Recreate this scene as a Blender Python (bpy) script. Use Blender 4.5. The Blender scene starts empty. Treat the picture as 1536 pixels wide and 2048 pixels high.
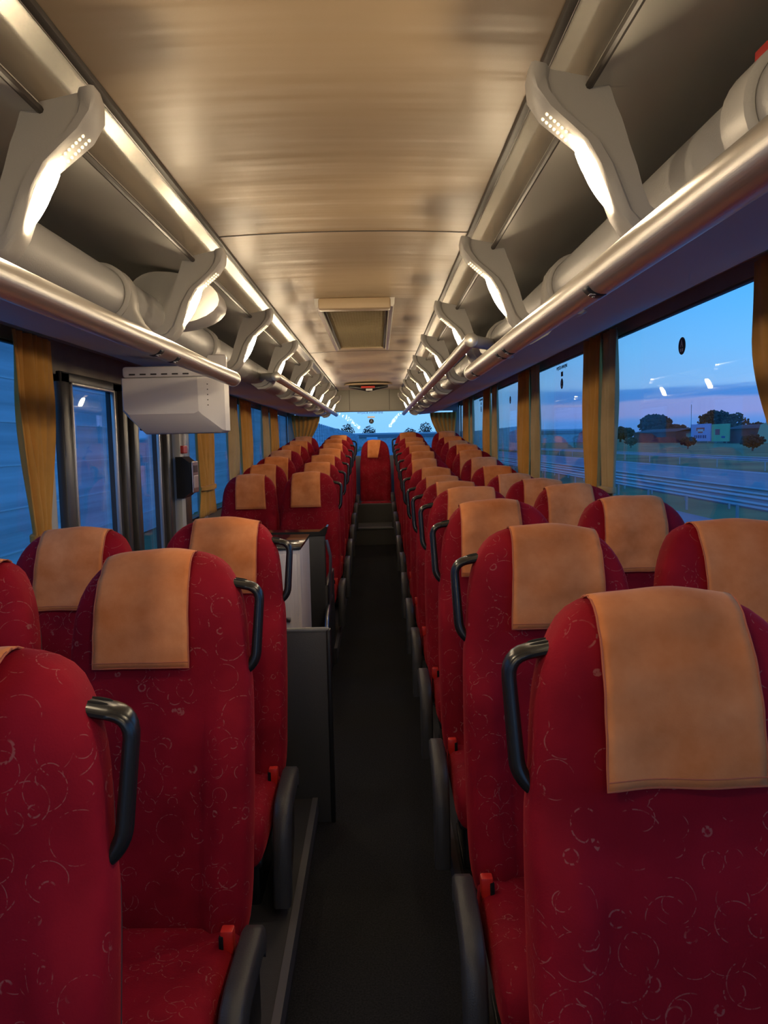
import bpy, bmesh, math, random
from mathutils import Vector, Matrix
random.seed(7)
S = bpy.context.scene
COL = S.collection
PI = math.pi
R = math.radians
def lerp(a, b, t): return a + (b - a) * t
def interp(tab, x):
    if x <= tab[0][0]: return tab[0][1]
    for (x0, y0), (x1, y1) in zip(tab, tab[1:]):
        if x <= x1: return lerp(y0, y1, (x - x0) / (x1 - x0))
    return tab[-1][1]
def sm(a, b, x):
    t = max(0, min(1, (x - a) / (b - a))); return t * t * (3 - 2 * t)

# ------------------------------------------------------------------ camera
FPX = 1500.0
cam_d = bpy.data.cameras.new('camera'); cam = bpy.data.objects.new('camera', cam_d); COL.objects.link(cam)
cam_d.sensor_fit = 'HORIZONTAL'; cam_d.sensor_width = 36; cam_d.lens = FPX / 1536 * 36
cam_d.clip_start = .02; cam_d.clip_end = 3000
fw = Vector(((756 - 768) / FPX, (1024 - 883) / FPX, -1)).normalized()
x0 = Vector((math.cos(R(1.2)), math.sin(R(1.2)), 0))
xx = (x0 - fw * x0.dot(fw)).normalized(); zz = xx.cross(fw)
CW = Matrix((xx, fw, zz))                      # camera space -> bus space rotation
cam.matrix_world = Matrix.Translation((.105, 0, 1.5)) @ CW.to_4x4()
S.camera = cam

# ------------------------------------------------------------------ exposure
S.view_settings.view_transform = 'Standard'; S.view_settings.look = 'None'
S.view_settings.exposure = 0.0; S.view_settings.gamma = 1.0
S.view_settings.use_curve_mapping = False
LAMP_RADIANCE = 195.0
LAMP_COLOR = (1.0, .78, .50)

cy = S.cycles
cy.max_bounces = 7; cy.diffuse_bounces = 4; cy.glossy_bounces = 3; cy.transmission_bounces = 3; cy.transparent_max_bounces = 8
cy.caustics_reflective = False; cy.caustics_refractive = False
cy.use_adaptive_sampling = True; cy.adaptive_threshold = .05; cy.sample_clamp_indirect = 6.0

# ------------------------------------------------------------------ node helpers
class NT:
    def __init__(s, tree):
        s.t = tree; s.n = tree.nodes; s.l = tree.links
    def add(s, typ, **kw):
        nd = s.n.new(typ)
        for k, v in kw.items():
            if k == 'ins':
                for kk, vv in v.items():
                    if isinstance(vv, bpy.types.NodeSocket): s.l.new(vv, nd.inputs[kk])
                    else: nd.inputs[kk].default_value = vv
            else: setattr(nd, k, v)
        return nd
    def math(s, op, a, b=None, c=None, clamp=False):
        ins = {0: a}
        if b is not None: ins[1] = b
        if c is not None: ins[2] = c
        return s.add('ShaderNodeMath', operation=op, use_clamp=clamp, ins=ins).outputs[0]
    def mix(s, f, a, b, mode='MIX'):
        nd = s.add('ShaderNodeMix', data_type='RGBA', blend_type=mode)
        for i, v in ((0, f), (6, a), (7, b)):
            if isinstance(v, bpy.types.NodeSocket): s.l.new(v, nd.inputs[i])
            else: nd.inputs[i].default_value = v if i == 0 else (tuple(v) + (1,))[:4]
        return nd.outputs[2]
    def ramp(s, fac, pts, interp='LINEAR'):
        nd = s.add('ShaderNodeValToRGB', ins={0: fac}); cr = nd.color_ramp; cr.interpolation = interp
        while len(cr.elements) < len(pts): cr.elements.new(.5)
        for e, (p, c) in zip(cr.elements, pts):
            e.position = p; e.color = (c, c, c, 1) if isinstance(c, (int, float)) else tuple(c) + (1,)
        return nd.outputs[0]
    def noise(s, vec, scale, detail=3, rough=.5):
        nd = s.add('ShaderNodeTexNoise', ins={'Vector': vec, 'Scale': scale, 'Detail': detail, 'Roughness': rough})
        return nd.outputs['Fac']

# ------------------------------------------------------------------ dusk sky
w = bpy.data.worlds.new('dusk_sky'); S.world = w; w.use_nodes = True
t = NT(w.node_tree); t.n.clear()
tc = t.add('ShaderNodeTexCoord').outputs['Generated']
sep = t.add('ShaderNodeSeparateXYZ', ins={0: tc})
z = sep.outputs[2]
base = t.ramp(t.math('MULTIPLY_ADD', z, 1.6, .1), [
    (0.0, (.05, .10, .20)), (.098, (.06, .14, .32)), (.102, (.07, .22, .62)), (.135, (.09, .26, .68)), (.20, (.22, .46, .84)),
    (.27, (.16, .48, .92)), (.41, (.07, .43, .97)), (.60, (.05, .36, .92)), (.8, (.035, .22, .66)), (1, (.03, .16, .50))])
mp = t.add('ShaderNodeMapping', ins={'Vector': tc, 'Scale': (3.2, 3.2, 30)}).outputs[0]
cl = t.noise(mp, 1.5, 5, .55)
band1 = t.ramp(t.math('ADD', z, t.math('MULTIPLY', t.math('SUBTRACT', cl, .5), .022)),
               [(0, 0), (.044, 0), (.047, 1), (.058, 1), (.063, 0), (1, 0)])
band2 = t.ramp(t.math('ADD', z, t.math('MULTIPLY', t.math('SUBTRACT', cl, .5), .016)),
               [(0, 0), (.018, 0), (.026, 1), (.044, 1), (.052, 0), (1, 0)])
side = t.ramp(sep.outputs[0], [(0, 0), (.05, 0), (.22, 1), (1, 1)])
c1 = t.mix(t.math('MULTIPLY', band2, t.math('MULTIPLY', side, .8)), base, (.25, .28, .62))
c2 = t.mix(t.math('MULTIPLY', band1, t.math('MULTIPLY', side, .85)), c1, (.045, .21, .63))
back = t.ramp(sep.outputs[1], [(0, 0), (.972, 0), (.994, 1), (1, 1)])
low = t.ramp(z, [(0, 1), (.10, 1), (.22, 0), (1, 0)])
c2 = t.mix(t.math('MULTIPLY', t.math('MULTIPLY', back, low), .75), c2, (.26, .60, .98))
bg = t.add('ShaderNodeBackground', ins={'Color': c2, 'Strength': 1.32})
out = t.add('ShaderNodeOutputWorld'); t.l.new(bg.outputs[0], out.inputs[0])

# ------------------------------------------------------------------ materials
def lin(*c):   # sRGB 0-255 -> linear
    return tuple((v / 255 / 12.92) if v / 255 <= .04045 else ((v / 255 + .055) / 1.055) ** 2.4 for v in c)
def mat(name, col, rough=.5, metal=0.0, noise=0.0, nscale=8.0, bump=0.0, bscale=60.0, sheen=0.0, sheen_tint=None, spec=.5,
        stretch=(1, 1, 1), emit=None, emit_s=0, coat=0.0, coord='Object'):
    m = bpy.data.materials.new(name); m.use_nodes = True
    t = NT(m.node_tree); b = m.node_tree.nodes['Principled BSDF']
    b.inputs['Base Color'].default_value = tuple(col) + (1,)
    b.inputs['Roughness'].default_value = rough; b.inputs['Metallic'].default_value = metal
    b.inputs['Specular IOR Level'].default_value = spec
    if coat: b.inputs['Coat Weight'].default_value = coat; b.inputs['Coat Roughness'].default_value = .2
    if sheen:
        b.inputs['Sheen Weight'].default_value = sheen; b.inputs['Sheen Roughness'].default_value = .4
        b.inputs['Sheen Tint'].default_value = tuple(sheen_tint or (1, 1, 1)) + (1,)
    tc = t.add('ShaderNodeTexCoord').outputs[coord]
    mpv = t.add('ShaderNodeMapping', ins={'Vector': tc, 'Scale': stretch}).outputs[0]
    if noise:
        f = t.noise(mpv, nscale, 4, .6)
        c = t.mix(t.ramp(f, [(.3, 0), (.7, 1)]), tuple(v * (1 - noise) for v in col), tuple(min(1, v * (1 + noise)) for v in col))
        t.l.new(c, b.inputs['Base Color'])
    if bump:
        f = t.noise(mpv, bscale, 3, .6)
        bp = t.add('ShaderNodeBump', ins={'Strength': bump, 'Distance': .004, 'Height': f})
        t.l.new(bp.outputs[0], b.inputs['Normal'])
    if emit:
        b.inputs['Emission Color'].default_value = tuple(emit) + (1,); b.inputs['Emission Strength'].default_value = emit_s
    return m
def velour():
    m = mat('red_velour', (.30, .004, .016), .75, sheen=.35, sheen_tint=(1, .10, .10), spec=.15)
    t = NT(m.node_tree); b = m.node_tree.nodes['Principled BSDF']
    tc = t.add('ShaderNodeTexCoord').outputs['Object']
    rnd = t.add('ShaderNodeObjectInfo').outputs['Random']
    off = t.add('ShaderNodeCombineXYZ', ins={0: t.math('MULTIPLY', rnd, 3.0), 1: t.math('MULTIPLY', rnd, 7.0), 2: t.math('MULTIPLY', rnd, 5.0)}).outputs[0]
    v = t.add('ShaderNodeVectorMath', operation='ADD', ins={0: tc, 1: off}).outputs[0]
    tot = None
    for sc, base, var, wd in ((9.5, .26, .22, .010), (19.0, .24, .16, .018), (13.0, .40, .10, .010)):
        dis = t.add('ShaderNodeVectorMath', operation='ADD', ins={0: v, 1: (sc * .37, sc * .11, .3)}).outputs[0]
        vo = t.add('ShaderNodeTexVoronoi', feature='F1', ins={'Vector': dis, 'Scale': sc, 'Randomness': .8})
        r = t.math('MULTIPLY_ADD', t.add('ShaderNodeSeparateColor', ins={0: vo.outputs['Color']}).outputs[0], var, base)
        d = t.math('ABSOLUTE', t.math('SUBTRACT', vo.outputs['Distance'], r))
        ring = t.ramp(t.math('DIVIDE', d, wd), [(0, 1), (.6, .8), (1, 0)])
        brk = t.ramp(t.noise(v, sc * 1.3 + 4, 1), [(.47, 0), (.54, 1)])
        dash = t.ramp(t.noise(v, 150, 1), [(.42, 0), (.52, 1)])
        q = t.math('MULTIPLY', ring, t.math('MULTIPLY', brk, dash))
        tot = q if tot is None else t.math('MAXIMUM', tot, q)
    var = t.noise(v, 6, 3)
    c0 = t.mix(t.ramp(var, [(.3, 0), (.7, 1)]), (.235, .004, .014), (.38, .009, .024))
    c = t.mix(t.math('MULTIPLY', tot, .34), c0, (.62, .33, .27))
    t.l.new(c, b.inputs['Base Color'])
    bp = t.add('ShaderNodeBump', ins={'Strength': .25, 'Distance': .002, 'Height': t.noise(v, 260, 2)})
    t.l.new(bp.outputs[0], b.inputs['Normal'])
    return m
def cloth_orange():
    m = mat('orange_cloth', (.62, .24, .075), .85, sheen=.3, sheen_tint=(1, .75, .6), spec=.1)
    t = NT(m.node_tree); b = m.node_tree.nodes['Principled BSDF']
    tc = t.add('ShaderNodeTexCoord').outputs['Object']
    rnd = t.add('ShaderNodeObjectInfo').outputs['Random']
    v = t.add('ShaderNodeVectorMath', operation='ADD', ins={0: tc, 1: t.math('MULTIPLY', rnd, 9.0)}).outputs[0]
    f = t.noise(v, 9, 4, .6)
    c = t.mix(t.ramp(f, [(.3, 0), (.72, 1)]), (.78, .245, .072), (.97, .39, .155))
    t.l.new(c, b.inputs['Base Color'])
    bp = t.add('ShaderNodeBump', ins={'Strength': .35, 'Distance': .004, 'Height': t.math('ADD', t.noise(v, 12, 2), t.math('MULTIPLY', t.noise(v, 300, 1), .15))})
    t.l.new(bp.outputs[0], b.inputs['Normal'])
    return m
def glass(name, tint=(.93, .965, .98), refl=.75):
    m = bpy.data.materials.new(name); m.use_nodes = True; t = NT(m.node_tree); t.n.clear()
    ge = t.add('ShaderNodeNewGeometry')
    dt = t.math('ABSOLUTE', t.add('ShaderNodeVectorMath', operation='DOT_PRODUCT', ins={0: ge.outputs['Normal'], 1: ge.outputs['Incoming']}).outputs['Value'])
    fr = t.math('MULTIPLY_ADD', t.math('POWER', t.math('SUBTRACT', 1.0, dt, clamp=True), 5.0), .96, .04)
    a = t.add('ShaderNodeBsdfTransparent', ins={'Color': tuple(tint) + (1,)}).outputs[0]
    g = t.add('ShaderNodeBsdfGlossy', ins={'Color': (1, 1, 1, 1), 'Roughness': .012}).outputs[0]
    mx = t.add('ShaderNodeMixShader', ins={0: t.math('MULTIPLY', fr, refl, clamp=True), 1: a, 2: g})
    o = t.add('ShaderNodeOutputMaterial'); t.l.new(mx.outputs[0], o.inputs[0])
    return m
def ceiling_mat():
    m = mat('ceiling_vinyl', (.50, .38, .25), .42, spec=.45)
    t = NT(m.node_tree); b = m.node_tree.nodes['Principled BSDF']
    tc = t.add('ShaderNodeTexCoord').outputs['Object']
    mp = t.add('ShaderNodeMapping', ins={'Vector': tc, 'Scale': (1.0, 9.0, 1)}).outputs[0]
    h1 = t.noise(mp, 1.2, 2, .4); h2 = t.noise(tc, 420, 1)
    bp = t.add('ShaderNodeBump', ins={'Strength': .5, 'Distance': .012, 'Height': t.math('ADD', h1, t.math('MULTIPLY', h2, .015))})
    t.l.new(bp.outputs[0], b.inputs['Normal'])
    c = t.mix(t.noise(tc, 3, 4), (.43, .325, .205), (.54, .41, .265)); t.l.new(c, b.inputs['Base Color'])
    return m
M = {}
M['velour'] = velour(); M['cloth'] = cloth_orange()
M['hem'] = mat('orange_seam', (.62, .17, .08), .8)
M['black'] = mat('black_plastic', (.012, .013, .015), .38, bump=.12, bscale=200)
M['handle'] = mat('black_handle_plastic', (.016, .017, .018), .25)
M['darkgrey'] = mat('dark_grey_plastic', (.06, .062, .066), .45, bump=.15, bscale=220)
M['armgrey'] = mat('armrest_grey_plastic', (.055, .057, .060), .42, bump=.2, bscale=260)
M['hole'] = mat('black_recess', (.003, .003, .003), .9)
M['buckle'] = mat('red_buckle_plastic', (.75, .035, .025), .35)
M['metal'] = mat('brushed_steel', (.45, .45, .46), .32, 1.0)
M['chrome'] = mat('chrome', (.80, .78, .72), .34, .8)
M['alu'] = mat('brushed_aluminium_tube', (.66, .64, .61), .36, .85, bump=.06, bscale=6, stretch=(60, 1, 60))
M['lip'] = mat('grey_satin_plastic', (.42, .415, .405), .50, bump=.15, bscale=300)
M['bracket'] = mat('light_grey_bracket_plastic', (.52, .505, .475), .42, bump=.1, bscale=300)
M['rackceil'] = mat('rack_lining', (.66, .65, .58), .34, bump=.1, bscale=5)
M['cove'] = mat('satin_cove_metal', (.42, .405, .365), .22, .8, bump=.12, bscale=2.5, stretch=(1, .5, 1))
M['tray'] = mat('grey_tray_lining', (.62, .60, .59), .62, bump=.3, bscale=5, stretch=(1, 3, 1))
M['rail_dark'] = mat('dark_seam_rubber', (.06, .05, .042), .5)
M['ceil'] = ceiling_mat()
M['wall'] = mat('taupe_wall_lining', (.26, .215, .17), .6, noise=.1, bump=.2, bscale=200)
M['pillar'] = mat('grey_beige_pillar', (.55, .52, .47), .55, bump=.1, bscale=150)
M['doorframe'] = mat('dark_door_frame', (.055, .048, .042), .35)
M['carpet'] = mat('black_carpet', (.030, .032, .037), .95, noise=.4, nscale=180, bump=.6, bscale=700, spec=.1)
M['rubber'] = mat('dark_rubber_step', (.075, .075, .072), .55, bump=.4, bscale=260)
M['nosing'] = mat('step_nosing', (.16, .17, .18), .28)
M['podium'] = mat('grey_podium_vinyl', (.045, .046, .05), .55, bump=.2, bscale=200)
M['sill'] = mat('light_sill_trim', (.13, .13, .14), .4)
M['white'] = mat('white_casing', (.84, .82, .82), .38, bump=.05, bscale=300)
M['laminate'] = mat('pale_wood_laminate', (.82, .76, .72), .45, noise=.12, nscale=5, stretch=(8, 8, .6))
M['marble'] = mat('black_marble_top', (.03, .03, .032), .12, noise=.9, nscale=6)
M['panel'] = mat('black_panel', (.035, .036, .036), .45, bump=.1, bscale=120)
M['rear'] = mat('rear_panel_lining', (.40, .38, .32), .5, bump=.2, bscale=4)
M['mesh'] = mat('hatch_mesh', (.34, .27, .15), .5)
M['glass'] = glass('window_glass'); M['glass2'] = glass('door_glass', (.90, .93, .97), 1.1); M['glass_rear'] = glass('rear_window_glass', (.95, .975, .99), .10)
M['lens'] = mat('lamp_lens', (1, .9, .7), .3, emit=LAMP_COLOR, emit_s=LAMP_RADIANCE)
M['led'] = mat('lamp_beads', (1, .9, .7), .3, emit=(1, .75, .45), emit_s=1.5)
M['white_mark'] = mat('white_print', (.8, .8, .8), .5)
M['redmark'] = mat('red_print', (.62, .05, .04), .4)
M['print'] = mat('dark_print', (.02, .03, .04), .5)
def curtain_mat(name, col):
    m = mat(name, col, .85, noise=.12, nscale=6, bump=.3, bscale=500, sheen=.2, spec=.1)
    t = NT(m.node_tree); b = m.node_tree.nodes['Principled BSDF']; o = [n for n in t.n if n.type == 'OUTPUT_MATERIAL'][0]
    tr = t.add('ShaderNodeBsdfTranslucent', ins={'Color': tuple(col) + (1,)})
    mx = t.add('ShaderNodeMixShader', ins={0: .18, 1: b.outputs[0], 2: tr.outputs[0]}); t.l.new(mx.outputs[0], o.inputs[0])
    return m
M['curtain'] = curtain_mat('ochre_curtain', (.76, .40, .10)); M['curtain_b'] = curtain_mat('pale_ochre_curtain', (.62, .47, .26))  # second cloth is a greyer, slightly paler ochre than the first

# ------------------------------------------------------------------ mesh helpers
def obj(name, bm, m, parent=None, smooth=True, ang=40):
    bmesh.ops.recalc_face_normals(bm, faces=bm.faces[:])
    if smooth:
        for f in bm.faces: f.smooth = True
        for e in bm.edges:
            if len(e.link_faces) == 2 and e.calc_face_angle(0) > R(ang): e.smooth = False
    me = bpy.data.meshes.new(name); bm.to_mesh(me); bm.free()
    for mm in (m if isinstance(m, (list, tuple)) else [m]): me.materials.append(mm)
    o = bpy.data.objects.new(name, me); COL.objects.link(o)
    if parent: o.parent = parent
    return o
def tag(o, label=None, cat=None, group=None, kind=None):
    if label: o['label'] = label
    if cat: o['category'] = cat
    if group: o['group'] = group
    if kind: o['kind'] = kind
    return o
def thing(name, label, cat, loc=(0, 0, 0), group=None, kind=None, rotz=0):
    o = bpy.data.objects.new(name, None); COL.objects.link(o); o.location = loc; o.rotation_euler = (0, 0, rotz)
    o.empty_display_size = .1
    return tag(o, label, cat, group, kind)
def struct(name, bm, m, label=None, cat=None, smooth=True):
    o = obj(name, bm, m, None, smooth); return tag(o, label, cat, None, 'structure')
def box(bm, c, s, bev=0.0, seg=2, mi=0, rot=None):
    g = bmesh.ops.create_cube(bm, size=1); vs = g['verts']
    bmesh.ops.scale(bm, vec=s, verts=vs)
    if bev:
        es = list({e for v in vs for e in v.link_edges})
        r = bmesh.ops.bevel(bm, geom=es, offset=bev, segments=seg, profile=.5, affect='EDGES')
        vs = list({v for f in r['faces'] for v in f.verts} | {v for v in vs if v.is_valid})
        vs = list({v for v0 in vs for f in v0.link_faces for v in f.verts})
    if rot is not None: bmesh.ops.rotate(bm, cent=(0, 0, 0), matrix=rot, verts=vs)
    bmesh.ops.translate(bm, vec=c, verts=vs)
    for f in {f for v in vs for f in v.link_faces}: f.material_index = mi
    return vs
def bx(x0, x1, y0, y1, z0, z1, bev=0.0, bm=None, mi=0, seg=2):
    bm = bm or bmesh.new()
    box(bm, ((x0 + x1) / 2, (y0 + y1) / 2, (z0 + z1) / 2), (abs(x1 - x0), abs(y1 - y0), abs(z1 - z0)), bev, seg, mi)
    return bm
def loft(bm, rings, closed=True, caps=True, mi=0):
    vv = [[bm.verts.new(p) for p in r] for r in rings]
    n = len(vv[0]); fs = []
    for a, b in zip(vv, vv[1:]):
        for i in range(n if closed else n - 1):
            j = (i + 1) % n
            try: fs.append(bm.faces.new((a[i], a[j], b[j], b[i])))
            except ValueError: pass
    if caps and closed:
        fs.append(bm.faces.new(vv[0])); fs.append(bm.faces.new(list(reversed(vv[-1]))))
    for f in fs: f.material_index = mi
    return vv
def tube(bm, pts, r, n=12, ry=None, mi=0, up=Vector((0, 1, 0)), caps=True):
    pts = [Vector(p) for p in pts]; rings = []
    for i, p in enumerate(pts):
        d = (pts[min(i + 1, len(pts) - 1)] - pts[max(i - 1, 0)]).normalized()
        a = d.cross(up)
        if a.length < 1e-4: a = d.cross(Vector((1, 0, 0)))
        a.normalize(); b = a.cross(d).normalized()
        rr = r[i] if isinstance(r, (list, tuple)) else r
        r2 = (ry[i] if isinstance(ry, (list, tuple)) else ry) if ry is not None else rr
        rings.append([p + a * (math.cos(q) * rr) + b * (math.sin(q) * r2) for q in [2 * PI * k / n for k in range(n)]])
    loft(bm, rings, True, caps, mi)
def arcpath(pts, rad, seg=5):
    """round the corners of a polyline"""
    pts = [Vector(p) for p in pts]; out = [pts[0]]
    for a, b, c in zip(pts, pts[1:], pts[2:]):
        u = (a - b); v = (c - b); k = min(rad, u.length * .45, v.length * .45)
        p = b + u.normalized() * k; q = b + v.normalized() * k
        for i in range(seg + 1):
            s = i / seg; out.append(p * (1 - s) ** 2 + b * 2 * s * (1 - s) + q * s * s)
    out.append(pts[-1]); return out
def extrude_y(bm, prof, y0, y1, mi=0, seg=1):
    """closed XZ profile extruded along Y"""
    rings = [[(x, lerp(y0, y1, i / seg), z) for x, z in prof] for i in range(seg + 1)]
    loft(bm, rings, True, True, mi)
def extrude_x(bm, prof, x0, x1, mi=0):
    loft(bm, [[(x0, y, z) for y, z in prof], [(x1, y, z) for y, z in prof]], True, True, mi)
def strip(points, th):
    """open XZ polyline -> closed thin profile"""
    P = [Vector((p[0], p[1])) for p in points]; o = []
    for i, p in enumerate(P):
        d = (P[min(i + 1, len(P) - 1)] - P[max(i - 1, 0)]).normalized(); o.append(p + Vector((-d.y, d.x)) * th)
    return [tuple(p) for p in P] + [tuple(p) for p in reversed(o)]
def text_bm(body, size, depth=.0006):
    cu = bpy.data.curves.new('t', 'FONT'); cu.body = body; cu.size = size; cu.extrude = depth; cu.align_x = 'CENTER'; cu.align_y = 'CENTER'
    ob = bpy.data.objects.new('t', cu); COL.objects.link(ob)
    dg = bpy.context.evaluated_depsgraph_get(); me = bpy.data.meshes.new_from_object(ob.evaluated_get(dg))
    bm = bmesh.new(); bm.from_mesh(me); bpy.data.objects.remove(ob); bpy.data.curves.remove(cu); bpy.data.meshes.remove(me)
    return bm
ORD = ['first', 'second', 'third', 'fourth', 'fifth', 'sixth', 'seventh', 'eighth', 'ninth', 'tenth', 'eleventh', 'twelfth', 'thirteenth']
def rise(y): return max(0.0, .0735 * (y - 5.85))

# ------------------------------------------------------------------ setting
XL, XR, Y0, Y1 = -1.20, 1.30, -3.4, 11.0
POD = .10
AL, AR = -.165, .325              # aisle edges
# aisle floor: ramp towards the rear
bm = bmesh.new()
ys = [Y0, 0, 2, 4, 5.85, 7, 8.2, 9.12]
rings = [[(AL - .06, y, rise(y)), (AR + .02, y, rise(y)), (AR + .02, y, rise(y) - .05), (AL - .06, y, rise(y) - .05)] for y in ys]
loft(bm, rings); struct('floor', bm, M['carpet'], smooth=False)
# podiums (with a stairwell gap on the left)
def podium(name, xa, xb, ya, yb):
    bm = bmesh.new(); n = 8
    rings = []
    for i in range(n + 1):
        y = lerp(ya, yb, i / n); z = POD + rise(y)
        rings.append([(xa, y, z), (xb, y, z), (xb, y, -.35), (xa, y, -.35)])
    loft(bm, rings); return struct(name, bm, M['podium'], smooth=False)
podium('trim_1', AR, XR, Y0, Y1); podium('trim_2', XL, AL, Y0, 2.9); podium('trim_3', XL, AL - .04, 5.0, Y1)
def edge_trim(name, x, ya, yb, s):
    bm = bmesh.new(); rings = []
    for i in range(9):
        y = lerp(ya, yb, i / 8); z = POD + rise(y)
        rings.append([(x, y, z + .004), (x - s * .022, y, z + .004), (x - s * .022, y, z - .001), (x - s * .004, y, z - .004), (x - s * .004, y, z - .06), (x, y, z - .06)])
    loft(bm, rings); return struct(name, bm, M['sill'], smooth=False)
edge_trim('trim_4', AR - .003, Y0, 9.1, -1); edge_trim('trim_5', AL + .003, Y0, 2.9, 1); edge_trim('trim_6', AL - .037, 5.0, 9.1, 1)
# stairwell at the middle door
bm = bx(XL, AL - .05, 2.9, 5.0, -.75, -.70); bx(-.62, AL - .05, 2.9, 5.0, -.70, -.02, .01, bm); bx(-.85, -.6, 2.9, 5.0, -.70, -.24, .01, bm); bx(-1.05, -.84, 2.9, 5.0, -.70, -.47, .01, bm)
struct('trim_7', bm, M['rubber'], smooth=False)
# rear steps
zs = rise(9.12)
bm = bx(AL - .06, AR + .04, 9.12, 9.80, zs - .1, zs + .205, .012); st = struct('trim_8', bm, M['rubber'], smooth=False)
bm = bx(AL - .055, AR + .035, 9.105, 9.22, zs + .196, zs + .212, .004); struct('trim_9', bm, M['nosing'], smooth=False)
bm = bx(AL - .06, AR + .04, 9.80, Y1, zs - .1, zs + .45, .012); struct('trim_10', bm, M['rubber'], smooth=False)
# ceiling: shallow cross curve, one long slab with cross seams
H = 2.22
bm = bmesh.new(); prof = []
for i in range(13):
    u = -1 + i / 6; prof.append((u * .435, H + .012 * (1 - u * u)))
extrude_y(bm, strip(prof, .03), Y0, Y1 - .35, seg=40); struct('ceiling', bm, M['ceil'])
for k, y in enumerate((2.69, 6.14)):
    bm = bmesh.new(); pr = [(x, z - .002) for x, z in prof]
    extrude_y(bm, strip(pr, .004), y, y + .006); struct('trim_%d' % (11 + k), bm, M['rail_dark'])
for k, s in enumerate((-1, 1)):
    bm = bx(s * .432, s * .462, Y0, Y1 - .4, H - .012, H + .03, .003); struct('trim_%d' % (13 + k), bm, M['rail_dark'])
# roof skin above everything
bm = bx(XL - .02, XR + .02, Y0, Y1 + .2, H + .12, H + .16); struct('trim_15', bm, M['wall'])
# side walls: sill panels, header, pillars
def wall(side, X, s, top, bot):
    bm = bx(X, X + s * .05, Y0, Y1, -.75, bot, .004); bx(X, X + s * .05, Y0, Y1, top, H + .13, .004, bm)
    bx(X - s * .03, X, Y0, Y1, bot - .02, bot, .006, bm)
    return bm
WTR, WTL, WB = 1.995, 1.888, .97
struct('wall_right', wall('right', XR, 1, WTR, WB), M['wall'])
bm = bx(XL - .05, XL, Y0, 3.05, -.75, WB, .004); bx(XL - .05, XL, 4.95, Y1, -.75, WB, .004, bm)
bx(XL - .05, XL, Y0, 3.05, WTL, H + .13, .004, bm); bx(XL - .05, XL, 4.95, Y1, WTL, H + .13, .004, bm)
bx(XL - .05, XL, 3.05, 4.95, 1.80, H + .13, .004, bm)
struct('wall_left', bm, M['wall'])
PR = [-2.0, .05, 2.02, 3.97, 5.90, 7.80, 9.75]; PL = [-2.2, -.6, 1.1, 2.98, 5.0, 5.62, 7.4, 9.35]
k = 16
for y in PR:
    struct('trim_%d' % k, bx(XR - .005, XR + .045, y - .06, y + .06, WB - .02, WTR + .02, .006), M['pillar']); k += 1
for y in PL:
    wdt = .05 if y in (2.98, 5.0) else .06
    struct('trim_%d' % k, bx(XL - .045, XL + .005, y - wdt, y + wdt, WB - .02 if y not in (2.98, 5.0) else 0, WTL + .02, .006), M['pillar']); k += 1
TRIM = k
# window panes
win_n = 1
def sticker(p, X, y, zc, s, shape='oval'):
    """round safety sticker with a white mark, on the inner face of a pane"""
    bm = bmesh.new(); rings = []
    for xo in (0, -s * .0012):
        rings.append([(X + xo, y + math.cos(a) * .034, zc + math.sin(a) * .034) for a in [2 * PI * q / 32 for q in range(32)]])
    loft(bm, rings); a = obj('sticker', bm, M['print'], p)
    bm = bmesh.new()
    for (a1, a2) in (((-.010, -.004), (0, .022)), ((.010, -.004), (0, .022)), ((-.006, .006), (.006, .006))):
        tube(bm, [(X - s * .002, y + a1[0], zc + a1[1]), (X - s * .002, y + a2[0], zc + a2[1])], .0016, 6)
    for q in (-.012, .006):
        bx(X - s * .0024, X - s * .0012, y + q, y + q + .008, zc - .022, zc - .010, 0, bm)
    bmesh.ops.create_circle(bm, segments=4, radius=.0001)
    obj('sticker_print', bm, M['white_mark'], a)
def window(X, s, ya, yb, za, zb, m=None, stk=False, txt=False):
    global win_n
    o = thing('window_%d' % win_n, None, None, (0, 0, 0)); o['kind'] = 'structure'; win_n += 1
    obj('pane', bx(X, X + s * .006, ya, yb, za, zb), m or M['glass'], o, False)
    bm = bmesh.new(); w_ = .016
    for a in ((ya, ya + w_, za, zb), (yb - w_, yb, za, zb), (ya, yb, za, za + w_), (ya, yb, zb - w_ * .6, zb)):
        bx(X - s * .008, X + s * .012, a[0], a[1], a[2], a[3], .003, bm)
    obj('rubber_seal', bm, M['rail_dark'], o, False)
    ym = (ya + yb) / 2
    if stk: sticker(o, X - s * .0005, ym, 1.85, s)
    if txt:
        bm = text_bm('WYJŚCIE AWARYJNE', .030)
        bmesh.ops.transform(bm, verts=bm.verts[:], matrix=Matrix.Translation((X - s * .0018, ym, 1.955)) @ Matrix(((0, 0, -s, 0), (-s, 0, 0, 0), (0, 1, 0, 0), (0, 0, 0, 1))))
        obj('lettering', bm, M['print'], o, False)
        obj('dark_label', bx(X - s * .002, X - s * .0004, ym - .030, ym + .022, 1.897, 1.927, .0005), M['print'], o, False)
    return o
pr = [Y0] + PR + [Y1]
for i, (a, b) in enumerate(zip(pr, pr[1:])):
    window(XR + .012, 1, a + .04, b - .04, WB, WTR, stk=(3 <= i <= 6), txt=(i in (4, 6)))
for a, b in ((Y0, -2.2), (-2.2, -.6), (-.6, 1.1), (1.1, 2.98), (5.0, 5.62), (5.62, 7.4), (7.4, 9.35), (9.35, Y1)):
    window(XL - .012, -1, a + .04, b - .04, WB, WTL)
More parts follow.
